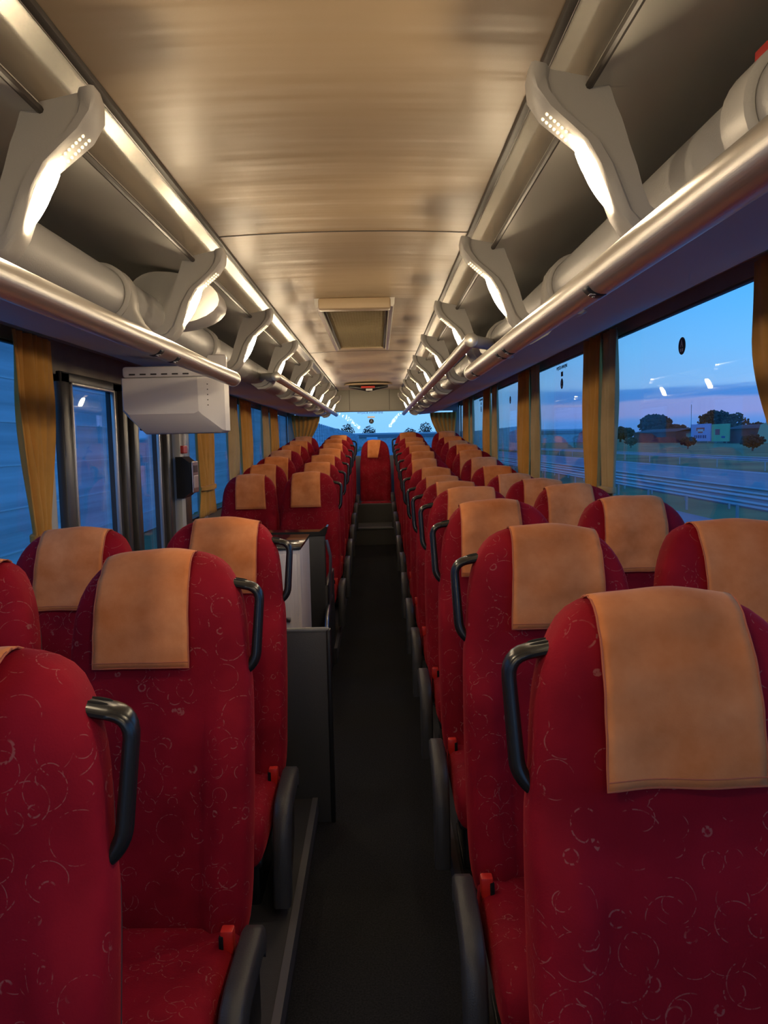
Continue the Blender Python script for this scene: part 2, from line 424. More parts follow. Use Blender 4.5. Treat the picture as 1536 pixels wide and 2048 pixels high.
# front wall with the windscreen, behind the viewer
bm = bx(XL, XR, Y0 - .06, Y0, -.75, .70, .01); bx(XL, XR, Y0 - .06, Y0, 2.0, H + .12, .01, bm)
struct('wall_front', bm, M['wall'])
ww_ = thing('window_%d' % win_n, None, None, kind='structure'); win_n += 1
obj('pane', bx(XL, XR, Y0 - .04, Y0 - .034, .69, 2.01), M['glass'], ww_, False)
# rear wall
RY = 10.95
bm = bx(XL, XR, RY, RY + .06, 0, 1.30, .01); bx(XL, XR, RY, RY + .06, 1.965, H + .12, .01, bm)
bx(XL, XL + .10, RY, RY + .06, 1.3, 2.0, .01, bm); bx(XR - .10, XR, RY, RY + .06, 1.3, 2.0, .01, bm)
struct('wall_rear', bm, M['rear'])
struct('trim_%d' % TRIM, bx(-.8, .8, RY - .12, RY - .02, 1.93, H + .1, .02), M['rear']); TRIM += 1
for x in (-.29, .28):
    struct('trim_%d' % TRIM, bx(x - .003, x + .003, RY - .123, RY - .118, 1.95, H + .02), M['rail_dark']); TRIM += 1
w_ = thing('window_%d' % win_n, None, None, kind='structure'); win_n += 1
obj('pane', bx(XL + .1, XR - .1, RY + .03, RY + .036, 1.28, 1.99), M['glass_rear'], w_, False)
bm = bmesh.new()
n = 34
for ro, m_ in ((.036, 'print'),):
    loft(bm, [[(.015 + math.cos(2 * PI * q / n) * ro, RY + yy, 1.795 + math.sin(2 * PI * q / n) * ro) for q in range(n)] for yy in (.028, .0265)])
a = obj('sticker', bm, M['print'], w_)
bm = bmesh.new()
for (p, q) in (((-.012, -.018), (0, .022)), ((.012, -.018), (0, .022)), ((-.007, -.004), (.007, -.004))):
    tube(bm, [(.015 + p[0], RY + .0255, 1.795 + p[1]), (.015 + q[0], RY + .0255, 1.795 + q[1])], .003, 6)
obj('sticker_print', bm, M['white_mark'], a)
obj('dark_label', bx(-.04, .065, RY + .026, RY + .029, 1.842, 1.868), M['metal'], w_, False)
bm = text_bm('WYJŚCIE AWARYJNE', .040)
bmesh.ops.transform(bm, verts=bm.verts[:], matrix=Matrix.Translation((0, RY + .027, 1.918)) @ Matrix.Rotation(R(90), 4, 'X'))
obj('lettering', bm, M['print'], w_, False)

# ------------------------------------------------------------------ middle door (left)
dr = thing('door_1', None, None, kind='structure')
DZ0, DZ1 = -.45, 1.775
def frame(bm, y0, y1, z0, z1, wl, wr, wt, wb, X, th=.04, bev=.008):
    bx(X - th, X, y0, y0 + wl, z0, z1, bev, bm); bx(X - th, X, y1 - wr, y1, z0, z1, bev, bm)
    bx(X - th, X, y0, y1, z1 - wt, z1, bev, bm); bx(X - th, X, y0, y1, z0, z0 + wb, bev, bm)
bm = bmesh.new(); frame(bm, 3.10, 3.98, DZ0, DZ1 + .04, .09, .28, .05, 1.30, XL + .02); frame(bm, 3.93, 4.72, DZ0, DZ1 + .04, .10, .30, .05, 1.30, XL + .02)
bx(XL + .0, XL + .045, 3.76, 3.82, DZ0, DZ1, .008, bm); bx(XL, XL + .05, 3.90, 3.98, DZ0, DZ1, .01, bm); bx(XL, XL + .05, 4.50, 4.56, DZ0, DZ1, .01, bm)
obj('door_frame', bm, M['doorframe'], dr)
for y0, y1 in ((3.19, 3.70), (4.03, 4.42)):
    obj('pane', bx(XL - .012, XL - .006, y0 - .01, y1 + .01, .8, DZ1), M['glass2'], dr, False)
bm = bmesh.new(); frame(bm, 3.185, 3.705, .84, DZ1 + .0, .012, .012, .012, .02, XL + .028, .02, .003); frame(bm, 4.02, 4.43, .84, DZ1, .012, .012, .012, .02, XL + .028, .02, .003)
obj('pane_trim', bm, M['alu'], dr)
bm = bx(XL + .0, XL + .06, 4.74, 4.83, DZ0, 1.85, .01)
struct('trim_%d' % TRIM, bm, M['pillar']); TRIM += 1
struct('trim_%d' % TRIM, bx(XL + .0, XL + .05, 4.84, 5.02, DZ0, 1.9, .01), M['doorframe']); TRIM += 1
# door operating box
db = thing('door_control_box', 'black octagonal control box with silver front beside the middle door', 'control box', (XL + .06, 4.78, 1.30))
bm = bmesh.new(); pr_ = [(-.02, -.13), (.02, -.13), (.07, -.09), (.07, .09), (.02, .13), (-.02, .13)]
loft(bm, [[(x, yy, z_) for x, z_ in pr_] for yy in (-.09, .09)]); obj('housing', bm, M['black'], db, False)
obj('front_plate', bx(.071, .082, -.075, .075, -.10, .10, .005), M['metal'], db, False)
obj('window_slot', bx(.080, .085, -.05, .05, .03, .075, .003), M['black'], db, False)
obj('window_slot', bx(.080, .085, -.05, .05, -.07, .01, .003), M['chrome'], db, False)
hm = thing('emergency_hammer', 'small red hammer in its holder above the door control box', 'hammer', (XL + .06, 4.80, 1.50))
obj('holder', bx(-.01, .02, -.05, .05, -.05, .0, .006), M['redmark'], hm, False)
bm = bmesh.new(); tube(bm, [(.01, 0, -.02), (.012, 0, .06), (.012, 0, .13)], [.008, .010, .008], 10); obj('grip', bm, M['white'], hm)

# ------------------------------------------------------------------ luggage racks
def rack(s, name, label):
    o = thing(name, label, 'luggage rack')
    XW = (XR if s > 0 else -XL); zw = 2.05 if s > 0 else 1.935
    sec = [Y0, 1.10, 2.29, 3.49, 4.69, 5.89, 7.09, 8.29, 9.49, 10.8]
    rr = .075; cx, cz = .700, 1.950
    for a, b in zip(sec, sec[1:]):
        bm = bmesh.new(); prof = []
        for q in range(22):
            ang = R(30 + q * 300 / 21 - 0)      # open at the tray side
            ang = R(20 + q * (255) / 21)
            prof.append((s * (cx + math.cos(ang) * rr), cz + math.sin(ang) * rr))
        prof += [(s * (cx + .10), cz - rr + .022), (s * (cx + .10), cz + .03)]
        extrude_y(bm, prof, a + .003, b - .003); obj('front_edge', bm, M['lip'], o)
    bm = bmesh.new()
    pts = [(.70, 1.874), (.85, 1.885 if s > 0 else 1.872), (1.02, 1.925 if s > 0 else 1.885), (1.15, (zw + 1.94) / 2), (XW - .03, zw), (XW, zw)]
    extrude_y(bm, strip([(s * x, z_) for x, z_ in pts], .012 * s), Y0, 10.85); obj('tray', bm, M['tray'], o)
    bm = bmesh.new()
    pts = [(.470, 2.088), (.50, 2.088), (.62, 2.112), (.85, 2.15), (1.1, 2.16), (XW - .04, 2.13), (XW, 2.08)]
    extrude_y(bm, strip([(s * x, z_) for x, z_ in pts], .010 * s), Y0, 10.85); obj('lining', bm, M['rackceil'], o)
    bm = bmesh.new()
    pts = [(.452, 2.218), (.458, 2.205), (.474, 2.185), (.484, 2.160), (.484, 2.115), (.478, 2.096)]
    extrude_y(bm, strip([(s * x, z_) for x, z_ in pts], .006 * -s), Y0, 10.6); obj('cove_panel', bm, M['cove'], o)
    bm = bmesh.new(); tube(bm, [(s * .474, Y0, 2.090), (s * .474, 10.6, 2.090)], .007, 8, up=Vector((0, 0, 1))); obj('dark_seam', bm, M['rail_dark'], o)
    bm = bmesh.new(); tube(bm, [(s * .448, Y0, 2.212), (s * .448, 10.6, 2.212)], .0045, 8, up=Vector((0, 0, 1))); obj('bright_edge', bm, M['alu'], o)
    # collars joining the front edge sections
    for i, y in enumerate(sec[1:-1]):
        if i > 2: break
        bm = bmesh.new(); rings = []
        for yy, ro in ((y - .045, .078), (y - .035, .088), (y + .035, .088), (y + .045, .078)):
            rings.append([(s * (cx + math.cos(a_) * ro), yy, cz + math.sin(a_) * ro) for a_ in [R(40 + q * 250 / 23) for q in range(24)]])
        loft(bm, rings, closed=False, caps=False)
        # drop arm down to the rail
        c_ = obj('collar', bm, M['bracket'], o)
        so = c_.modifiers.new('s', 'SOLIDIFY'); so.thickness = .006
        if i in (1,):
            bm = bmesh.new()
            pf = [(.640, 2.005), (.616, 1.985), (.607, 1.945), (.606, 1.905), (.590, 1.868), (.560, 1.835), (.525, 1.812), (.497, 1.800), (.490, 1.775), (.515, 1.768), (.560, 1.778), (.610, 1.805), (.650, 1.850), (.690, 1.868), (.66, 1.92), (.65, 1.96)]
            loft(bm, [[(s * (x + sh), yy, z_) for x, z_ in pf] for yy, sh in ((y - .030, .006), (y - .024, 0), (y + .024, 0), (y + .030, .006))]); obj('rail_support', bm, M['bracket'], o, True, 60)
    bm = bx(s * .74, s * (XW - .04), 10.80, 10.86, 1.92, 2.06, .02); bx(s * .64, s * .78, 10.80, 10.84, 1.90, 2.0, .02, bm); obj('end_cap', bm, M['lip'], o)
    return o
rack(1, 'luggage_rack', 'grey luggage rack running the length of the bus above the right-hand windows')
rack(-1, 'luggage_rack', 'grey luggage rack running the length of the bus above the left-hand windows')
# red mark on the nearest collar at the upper right edge of the view
tagm = obj('safety_notice', bx(.655, .70, 1.055, 1.125, 2.028, 2.042, .002), M['redmark']); tag(tagm, 'red notice stuck on the rack collar at the upper right', 'notice')

def rail(s, x, zc, y0, y1, r, label, marks=()):
    o = thing('grab_rail', label, 'grab rail', (s * x, y0, zc))
    L = y1 - y0
    bm = bmesh.new(); tube(bm, [(0, 0, 0), (0, L, 0)], r, 28, up=Vector((0, 0, 1))); obj('tube', bm, M['alu'], o)
    for yy in (0, L):
        bm = bmesh.new(); d = -1 if yy == 0 else 1
        tube(bm, [(0, yy - d * .006, 0), (0, yy + d * .006, 0), (0, yy + d * .012, 0)], [r + .0015, r + .0015, r * .7], 28, up=Vector((0, 0, 1))); obj('end_cap', bm, M['chrome'], o)
    for y in marks:
        bm = bmesh.new()
        # a little seat number plate printed round the tube: dark block with a light seat symbol
        rings = [[(math.cos(a) * (r + .0006), yy, math.sin(a) * (r + .0006)) for a in [R(-150 + q * 10) if s > 0 else R(-30 - q * 10) for q in range(8)]] for yy in (y - y0 - .018, y - y0 + .018)]
        loft(bm, rings, False, False); mk = obj('seat_mark', bm, M['print'], o); mk.modifiers.new('s', 'SOLIDIFY').thickness = .0005
        bm = bmesh.new()
        am = R(-115) if s > 0 else R(-65)
        for (dy, da, hh, ww) in ((-.008, 0, .016, .004), (.003, -.10, .004, .016), (.008, .12, .004, .006)):
            bm2 = box(bm, (dy, 0, 0), (.001, .001, .001))
            a0 = am + da
            c = Vector((math.cos(a0) * (r + .0012), y - y0 + dy, math.sin(a0) * (r + .0012)))
            bmesh.ops.delete(bm, geom=bm2, context='VERTS')
            box(bm, c, (hh, ww, .0012), rot=None)
        obj('seat_mark_symbol', bm, M['white_mark'], mk, False)
    return o
rail(1, .494, 1.772, Y0 + .2, 3.10, .0305, 'long bright aluminium grab rail with dark seat marks under the right rack', (1.32, 2.18, 2.30, 2.90))
rail(-1, .494, 1.772, Y0 + .2, 3.17, .0305, 'long bright aluminium grab rail with dark seat marks under the left rack', (2.05, 2.22))
for s, ya, lb in ((1, 3.02, 'right'), (-1, 4.45, 'left')):
    o = rail(s, .482, 1.892, ya, 10.78, .026, 'far aluminium grab rail running to the rear along the %s rack' % lb)
    bm = bmesh.new(); tube(bm, arcpath([(0, .0, 0), (s * .03, .06, .0), (s * .08, .22, .015), (s * .145, .40, .03)], .05), .024, 12, ry=.026, up=Vector((0, 0, 1))); obj('mounting_arm', bm, M['bracket'], o)
    for yy in (1.9, 3.1, 4.3, 5.5, 6.7):
        if ya + yy > 10.7: break
        bm = bmesh.new(); tube(bm, [(0, yy, 0), (s * .08, yy, .012), (s * .145, yy, .025)], .014, 10, up=Vector((0, 1, 0))); obj('mounting_arm', bm, M['bracket'], o)

# ------------------------------------------------------------------ lamp brackets
INB = [(.374, 2.124), (.371, 2.106), (.378, 2.082), (.400, 2.052), (.430, 2.026), (.462, 1.997), (.485, 1.958), (.503, 1.915), (.519, 1.876), (.540, 1.850), (.572, 1.834), (.615, 1.830)]
OUT = [(.500, 2.098), (.509, 2.086), (.518, 2.060), (.529, 2.036), (.536, 2.015), (.543, 1.993), (.556, 1.958), (.566, 1.922), (.578, 1.893), (.600, 1.874), (.630, 1.868), (.665, 1.868)]
def bracket_bm(s):
    """inboard flange wide in Y, web tapering outwards"""
    bm = bmesh.new(); rings = []
    wid = [.045, .056, .074, .078, .074, .068, .062, .058, .058, .064, .082, .09]
    for (a, b, w_) in zip(INB, OUT, wid):
        a = Vector((a[0], 0, a[1])); b = Vector((b[0], 0, b[1])); n = (b - a).normalized()
        f = min(.024, (b - a).length * .35)
        P = []
        for (d, y) in ((.005, 0), (0, .006), (0, w_ - .008), (.006, w_), (f * .7, w_), (f, w_ * .85), (f + .012, .042), ((b - a).length, .034), ((b - a).length, .016), (f + .010, .017), (f, .001)):
            q = a + n * d; P.append((s * q.x, y, q.z))
        rings.append(P)
    loft(bm, rings); return bm
def path_at(t):
    """point and normal on the inboard edge, t in index units"""
    i = min(int(t), len(INB) - 2); f = t - i
    a = Vector((INB[i][0], 0, INB[i][1])); b = Vector((INB[i + 1][0], 0, INB[i + 1][1]))
    d = (b - a).normalized(); n = Vector((d.z, 0, -d.x))
    if n.x > 0: n = -n
    return a.lerp(b, f), n
def bracket_proto(s):
    o = thing('lamp_bracket', 'x', 'lamp')
    obj('arm', bracket_bm(s), M['bracket'], o, ang=55)
    # lens: crescent
    bm = bmesh.new(); rings = []
    N = 22
    for i in range(N + 1):
        u = i / N; t_ = lerp(4.85, 7.75, u); p, n = path_at(t_)
        wy = .052 * (.72 + .28 * math.sin(PI * min(1, u / .25) / 2)) * math.sqrt(min(1, (u + .01) / .08)) * (1 - max(0, (u - .12) / .88) ** 1.35) + .0015
        y1 = .076; y0 = .010 + .030 * u
        c = lerp(.036, .026, u) ; row = []
        for k in range(9):
            v = -1 + k / 4; row.append((s * (p.x + n.x * (.002 + .015 * math.cos(v * PI / 2) * math.sin(PI * (.10 + .86 * u)))), c + v * wy / 2, p.z + n.z * (.002 + .015 * math.cos(v * PI / 2) * math.sin(PI * (.10 + .86 * u)))))
        row += [(s * (p.x - n.x * .004), c + wy * .4, p.z - n.z * .004), (s * (p.x - n.x * .004), c - wy * .4, p.z - n.z * .004)]
        rings.append(row)
    loft(bm, rings); obj('lamp_lens', bm, M['lens'], o)['label'] = 'glowing warm white lens'
    # two rows of small bright beads above the lens
    bm = bmesh.new()
    for r_, yb in ((0, .024), (1, .048)):
        for i in range(7):
            p, n = path_at(3.15 + i * .215 - r_ * .06)
            g = bmesh.ops.create_uvsphere(bm, u_segments=8, v_segments=6, radius=.0030)['verts']
            bmesh.ops.translate(bm, vec=(s * (p.x + n.x * .001), yb, p.z + n.z * .001), verts=g)
    obj('light_beads', bm, M['led'], o)
    return o
def copy_tree(o, parent=None):
    c = o.copy(); COL.objects.link(c)
    if parent: c.parent = parent
    for ch in list(o.children): copy_tree(ch, c)
    return c
for s, ya, pitch, nm in ((1, 1.305, 1.0625, 'right'), (-1, 1.360, 1.09, 'left')):
    pr_ = bracket_proto(s)
    for i in range(-4, 0):        # the same lamps go on above and behind the viewer
        o = copy_tree(pr_); o.location = (0, ya + i * pitch, 0)
        tag(o, 'lit lamp bracket on the %s rack behind the viewer' % nm, 'lamp', 'lamp brackets behind the viewer')
    for i in range(9):
        o = pr_ if i == 0 else copy_tree(pr_)
        o.location = (0, ya + i * pitch, 0)
        tag(o, ('nearest lit grey lamp bracket on the %s luggage rack' % nm) if i == 0 else ('farthest lit grey lamp bracket on the %s rack by the rear window' % nm) if i == 8 else
            '%s lit lamp bracket from the front on the %s luggage rack' % (ORD[i], nm), 'lamp', 'lamp brackets along the %s rack' % nm)

# rounded dome housing in the left rack + monitor
bm = bmesh.new(); rings = []
for i in range(13):
    u = i / 12; y = lerp(2.66, 3.02, u); k = math.sqrt(max(0, 1 - max(0, (u - .25) / .75) ** 2.2)) * .98 + .02
    rings.append([(-.65 + math.cos(a) * .215 * k * (1 if math.cos(a) > 0 else .5), y, 2.00 + math.sin(a) * (.10 if math.sin(a) > 0 else .085) * k) for a in [2 * PI * q / 28 for q in range(28)]])
loft(bm, rings)
dm = thing('speaker_housing', 'rounded grey dome housing bulging from the left rack behind the second lamp', 'housing'); obj('dome', bm, M['bracket'], dm)

mo = thing('monitor', 'white wedge-backed monitor housing hanging under the left rack', 'monitor', (-.75, 3.2, 1.67))
bm = bmesh.new()
def msec(y, x0, x1, z0, z1, ch):
    return [(x0, y, z1), (x1, y, z1), (x1, y, z0 + .01), (x1 - .02, y, z0), (x0 + ch, y, z0), (x0, y, z0 + ch * 1.0)]
rings = [msec(0, -.215, .10, -.035, .115, .02), msec(.012, -.222, .112, -.05, .118, .03), msec(.085, -.225, .180, -.113, .118, .07), msec(.10, -.225, .192, -.118, .118, .07), msec(.17, -.225, .198, -.118, .118, .07)]
loft(bm, rings)
obj('casing', bm, M['white'], mo, True, 25)
bm = bx(-.215, .13, .0, .10, .118, .165, .012)
for i in range(6): bx(-.185 + i * .045, -.16 + i * .045, -.002, .004, .128, .134, 0, bm, 1)
obj('mounting_block', bm, [M['white'], M['rail_dark']], mo)
obj('mounting_plate', bx(.12, .205, .10, .125, .118, .22, .01), M['white'], mo)
obj('screen', bx(-.205, .18, .170, .176, -.10, .10, .004), M['black'], mo)
bm = bmesh.new()
for i in range(5): box(bm, (.135, .028 + 0 * i, .088 - i * .022), (.004, .004, .004))
obj('screw_row', bm, M['rail_dark'], mo, False)

# ------------------------------------------------------------------ roof hatch and emergency hatch
ht = thing('roof_hatch', 'roof hatch with chrome side rails and yellowish mesh in the ceiling', 'roof hatch', (0, 3.95, H))
bm = bx(-.185, .185, -.06, .03, -.045, .012, .012); obj('front_frame', bm, M['ceil'], ht)
obj('rear_frame', bx(-.185, .185, 1.78, 1.84, -.02, .012, .008), M['ceil'], ht)
for s in (-1, 1):
    bm = bmesh.new(); prof = [(s * .172, -.012), (s * .178, -.034), (s * .196, -.036), (s * .204, -.02), (s * .206, .012), (s * .172, .012)]
    extrude_y(bm, prof, -.05, 1.80); obj('side_rail', bm, M['chrome'], ht)
    obj('rubber_strip', bx(s * .160, s * .172, -.0, 1.80, -.022, .01, .003), M['rail_dark'], ht)
bm = bmesh.new(); G = 26
obj('backing', bx(-.165, .165, 0, 1.8, -.002, .010), M['mesh'], ht)
for i in range(20):
    x = -.155 + i * .31 / 19; bx(x - .001, x + .001, .03, 1.79, -.010, -.007, 0, bm)
for i in range(56):
    y = .04 + i * 1.74 / 55; bx(-.16, .16, y - .001, y + .001, -.0105, -.0075, 0, bm)
obj('mesh_grille', bm, M['mesh'], ht, False)
eh = thing('emergency_hatch', 'small ceiling hatch at the rear with black handle and red release', 'hatch', (0, 9.45, H))
bm = bmesh.new(); loft(bm, [[(math.cos(a) * .30, math.sin(a) * .18, z_) for a in [2 * PI * q / 32 for q in range(32)]] for z_ in (-.004, -.02)]); obj('cover', bm, M['ceil'], eh)
bm = bmesh.new(); tube(bm, [(-.24, 0, -.03), (-.1, -.03, -.05), (0, -.04, -.055), (.1, -.03, -.05), (.24, 0, -.03)], [.018, .026, .036, .026, .018], 12, ry=[.02, .03, .05, .03, .02], up=Vector((0, 0, 1))); obj('handle', bm, M['black'], eh)
obj('release', bx(-.09, .08, -.10, -.05, -.06, -.035, .006), M['redmark'], eh); obj('instruction_label', bx(-.03, .05, -.115, -.10, -.095, -.070, .003), M['white_mark'], eh)

# ------------------------------------------------------------------ partitions and cabinet by the stairwell
p1 = thing('partition', 'low dark grey partition panel behind the second left row, at the stairwell', 'partition', (-.44, 2.86, 0))
obj('panel', bx(-.36, .335, -.012, .012, .0, .775, .006), M['darkgrey'], p1); obj('edge_strip', bx(-.36, .338, -.015, .015, .770, .785, .005), M['nosing'], p1)
obj('side_strip', bx(.328, .345, -.016, .016, 0, .78, .004), M['black'], p1)
p2 = thing('partition', 'tall black partition with glossy tray top in front of the left rear seats', 'partition', (-.60, 4.62, 0))
obj('panel', bx(-.50, .365, -.02, .02, -.02, .93, .01), M['panel'], p2)
obj('side_panel', bx(.345, .375, -.02, .62, -.0, .62, .01), M['panel'], p2)
bm = bmesh.new(); loft(bm, [[(x, y, z_) for x, z_ in ((-.50, .93), (-.50, .955), (.33, .955), (.372, .985), (.382, .982), (.368, .93))] for y in (-.03, .10)]); obj('tray', bm, mat('glossy_black_tray', (.02, .02, .018), .12), p2)
bm = bmesh.new(); tube(bm, [(.372, -.01, .90), (.395, -.015, .80), (.39, -.01, .60), (.38, -.01, .35)], .010, 8); obj('grab_edge', bm, M['metal'], p2)
cb = thing('cabinet', 'white cabinet with black marbled top beside the stairwell', 'cabinet', (-.60, 3.75, 0))
obj('body', bx(-.30, .30, .0, .50, -.02, .965, .006), M['laminate'], cb); obj('top', bx(-.31, .305, -.01, .51, .965, .982, .005), M['marble'], cb)
obj('door_panel', bx(-.28, .285, -.012, .001, .05, .945, .004), M['laminate'], cb); obj('door_knob', bx(.22, .245, -.03, -.01, .60, .625, .005), M['metal'], cb)
sp = thing('stair_post', 'pale metal post at the aisle corner of the stairwell', 'post', (-.225, 4.35, 0))
bm = bmesh.new(); tube(bm, arcpath([(0, 0, -.1), (0, 0, .34), (0, .10, .47), (0, .5, .50)], .08), .014, 12, up=Vector((1, 0, 0))); obj('bar', bm, M['metal'], sp); obj('foot', bx(-.04, .02, -.05, .05, -.03, .07, .01), M['sill'], sp)

# ------------------------------------------------------------------ curtains
def curtain(X, s, ya, yb, ztop, zbot, tie_z, tie_frac, label, m, pleats=6, amp=.016, group=None, ph=0.0, shift=0.0):
    o = thing('curtain', label, 'curtain', (X, (ya + yb) / 2, zbot), group)
    bm = bmesh.new(); W = yb - ya; NU = pleats * 10; rings = []
    NV = 26
    for j in range(NV + 1):
        z_ = lerp(ztop, zbot, j / NV)
        d = (z_ - tie_z)
        if d >= 0: k = lerp(tie_frac, 1, sm(0, (ztop - tie_z) * .75, d))
        else: k = lerp(tie_frac, min(1, tie_frac * 1.9), sm(0, .22, -d))
        row = []
        for i in range(NU + 1):
            u = i / NU
            a = u * pleats * 2 * PI + ph + .6 * math.sin(u * 9 + ph) 
            dx = amp * math.sin(a) * (.55 + .45 * math.sin(u * 5 + j * .05)) + .006 * math.sin(u * 17 + j * .25)
            y = (u - .5) * W * k + shift * (1 - sm(0, .6, max(0, d))) + .004 * math.sin(a * .5 + j * .2)
            row.append((-s * dx - s * .01 * (1 - k), y, z_ - zbot))
        rings.append(row)
    loft(bm, rings, False, False); c = obj('cloth', bm, m, o, True, 180)
    c.modifiers.new('s', 'SOLIDIFY').thickness = .003
    if tie_z > zbot + .03:
        bm = bmesh.new(); rr = []
        for zz_, q in ((-.016, .92), (-.012, 1.0), (.012, 1.0), (.016, .92)):
            rr.append([(math.cos(a) * (amp * 2.0 + .010) * q - s * .008, math.sin(a) * (W * tie_frac * .5 + .008) * q + shift, tie_z - zbot + zz_) for a in [2 * PI * k_ / 24 for k_ in range(24)]])
        loft(bm, rr); obj('tieback', bm, m, o)
    return o
CR = 1.258
def rc(ya, yb, lab, m, tz=1.22, tf=.5, shift=0.0, ph=0.0, pl=5):
    curtain(CR, 1, ya, yb, 2.02, .985, tz, tf, lab, m, pl, .015, 'curtains on the right windows', ph, shift)
rc(1.87, 2.34, 'dim ochre curtain at the right edge of the view, beside the nearest right window', M['curtain'], 1.2, .42, -.16)
rc(3.87, 4.24, 'ochre curtain nearer the rear of the pair behind the nearest right window', M['curtain'], 1.18, .58, -.03, 1)
rc(3.63, 3.88, 'pale ochre curtain with white tie bordering the nearest right window', M['curtain_b'], 1.235, .62, .0, 2, 3)
rc(5.72, 6.22, 'ochre curtain between the second and third right windows', M['curtain'], 1.15, .7, 0, 3)
rc(5.38, 5.68, 'pale ochre curtain at the rear edge of the second right window', M['curtain_b'], 1.15, .75, 0, 4, 3)
rc(7.65, 8.25, 'ochre curtain between the third and fourth right windows', M['curtain'], 1.15, .75, 0, 1.3)
rc(7.25, 7.6, 'pale ochre curtain at the rear edge of the third right window', M['curtain_b'], 1.15, .8, 0, 2.3, 3)
rc(9.45, 10.2, 'ochre curtain beyond the fourth right window', M['curtain'], 1.25, .8, 0, .3)
rc(9.1, 9.4, 'pale ochre curtain bordering the fourth right window', M['curtain_b'], 1.25, .8, 0, 1.7, 3)
def lc(ya, yb, lab, m, tz, tf, shift=0.0, ph=0.0, pl=5, zb=.985):
    curtain(-1.160, -1, ya, yb, 1.915, zb, tz, tf, lab, m, pl, .015, 'curtains on the left windows', ph, shift)
lc(2.65, 2.98, 'ochre curtain gathered low beside the middle door, nearest on the left', M['curtain'], 1.17, .42, -.02, .5, 6)
lc(5.25, 5.82, 'ochre curtain tied at mid height just behind the middle door', M['curtain'], 1.19, .72, 0, 2.2, 6)
lc(6.90, 7.60, 'ochre curtain beside the second window behind the middle door', M['curtain'], 1.15, .78, 0, .9, 6)
lc(6.30, 6.86, 'pale sheer curtain edge before the second window behind the middle door', M['curtain_b'], 1.15, .85, 0, .4, 4)
lc(8.85, 9.6, 'ochre curtain on the last left pillar before the rear window', M['curtain'], 1.2, .85, 0, 1.9, 6)
lc(8.2, 8.8, 'pale curtain edge ahead of the last left pillar', M['curtain_b'], 1.2, .85, 0, .7, 4)
def rearc(x0, x1, lab, d):
    o = thing('curtain', lab, 'curtain', ((x0 + x1) / 2, RY - .07, 1.2), 'curtains tied back at the rear window')
    bm = bmesh.new(); rings = []
    for j in range(17):
        v = j / 16; z_ = lerp(.70, 0, v); k = lerp(1, .38, sm(0, .8, v))
        rings.append([(((u - .5) * k * (x1 - x0) + d * .10 * sm(0, 1, v)), .014 * math.sin(u * 6 * 2 * PI) , z_) for u in [i / 48 for i in range(49)]])
    loft(bm, rings, False, False); obj('cloth', bm, M['curtain'], o, True, 180).modifiers.new('s', 'SOLIDIFY').thickness = .003
rearc(-1.13, -.72, 'ochre curtain pulled back at the left edge of the rear window', -1)
rearc(.86, 1.24, 'ochre curtain pulled back at the right edge of the rear window', 1)

# ------------------------------------------------------------------ seats
TOP, BOT = 1.16, .345            # local heights above the podium
REC = .23
def yf(z_): return -(TOP - z_) * REC + .02 * sm(TOP - .12, TOP, z_)
HW = [(0, .055), (.004, .085), (.012, .115), (.025, .142), (.045, .166), (.07, .184), (.10, .198), (.14, .209), (.19, .216), (.24, .219), (.28, .224), (.32, .230), (.38, .233), (.55, .236), (.78, .234), (.85, .230), (.885, .222)]
def backrest_bm():
    bm = bmesh.new(); rings = []
    ds = [0, .003, .008, .016, .027, .042, .06, .08, .105, .135, .17, .21, .25, .285, .32, .37, .43, .5, .57, .64, .71, .78, .83, .86, .877, .885]
    N = 40
    for d in ds:
        z_ = TOP - d; hw = interp(HW, d)
        th = .105 * math.sqrt(max(.02, 1 - (1 - min(1, d / .055)) ** 2)) * (1 if d < .85 else lerp(1, .72, (d - .85) / .035))
        yc = yf(z_) + .0525 + .01 * (1 - min(1, d / .06))
        tor = sm(.30, .42, d)
        row = []
        for k in range(N):
            a = 2 * PI * k / N; c, s_ = math.cos(a), math.sin(a)
            ex = .52
            x = hw * math.copysign(abs(c) ** ex, c); y = th / 2 * math.copysign(abs(s_) ** ex, s_)
            if s_ < 0:      # front side (facing -Y): hollow in the middle, raised bolsters
                e = abs(x) / hw
                y -= .036 * tor * sm(.52, .68, e) * (1 - sm(.93, 1.05, e))
                y += .010 * (1 - tor) * sm(.03, .2, d) * (1 - e ** 2) * .6
                y -= .010 * math.sin(PI * min(1, d / .30)) * (1 - tor)
            row.append((x, yc + y, z_))
        rings.append(row)
    loft(bm, rings); return bm
LOW = .07
def lower(bm):
    for v in bm.verts: v.co.z -= LOW
    return bm
def cushion_bm():
    bm = bmesh.new(); rings = []; N = 36
    for (y, k, zt) in ((-.155, .90, .372), (-.17, .97, .380), (-.22, 1, .388), (-.30, 1, .396), (-.40, 1, .410), (-.50, 1, .424), (-.56, 1, .424), (-.60, .985, .412), (-.625, .95, .385), (-.632, .85, .35)):
        zb = .28; h = (zt - zb) / 2; row = []
        for q in range(N):
            a = 2 * PI * q / N; c, s_ = math.cos(a), math.sin(a)
            x = .222 * k * math.copysign(abs(c) ** .38, c); z_ = (zt + zb) / 2 + h * math.copysign(abs(s_) ** .5, s_) * (1 if k > .96 else k)
            if s_ > 0: z_ += .012 * sm(.55, .9, abs(x) / .222) * k - .004
            row.append((x, y, z_))
        rings.append(row)
    loft(bm, rings); return lower(bm)
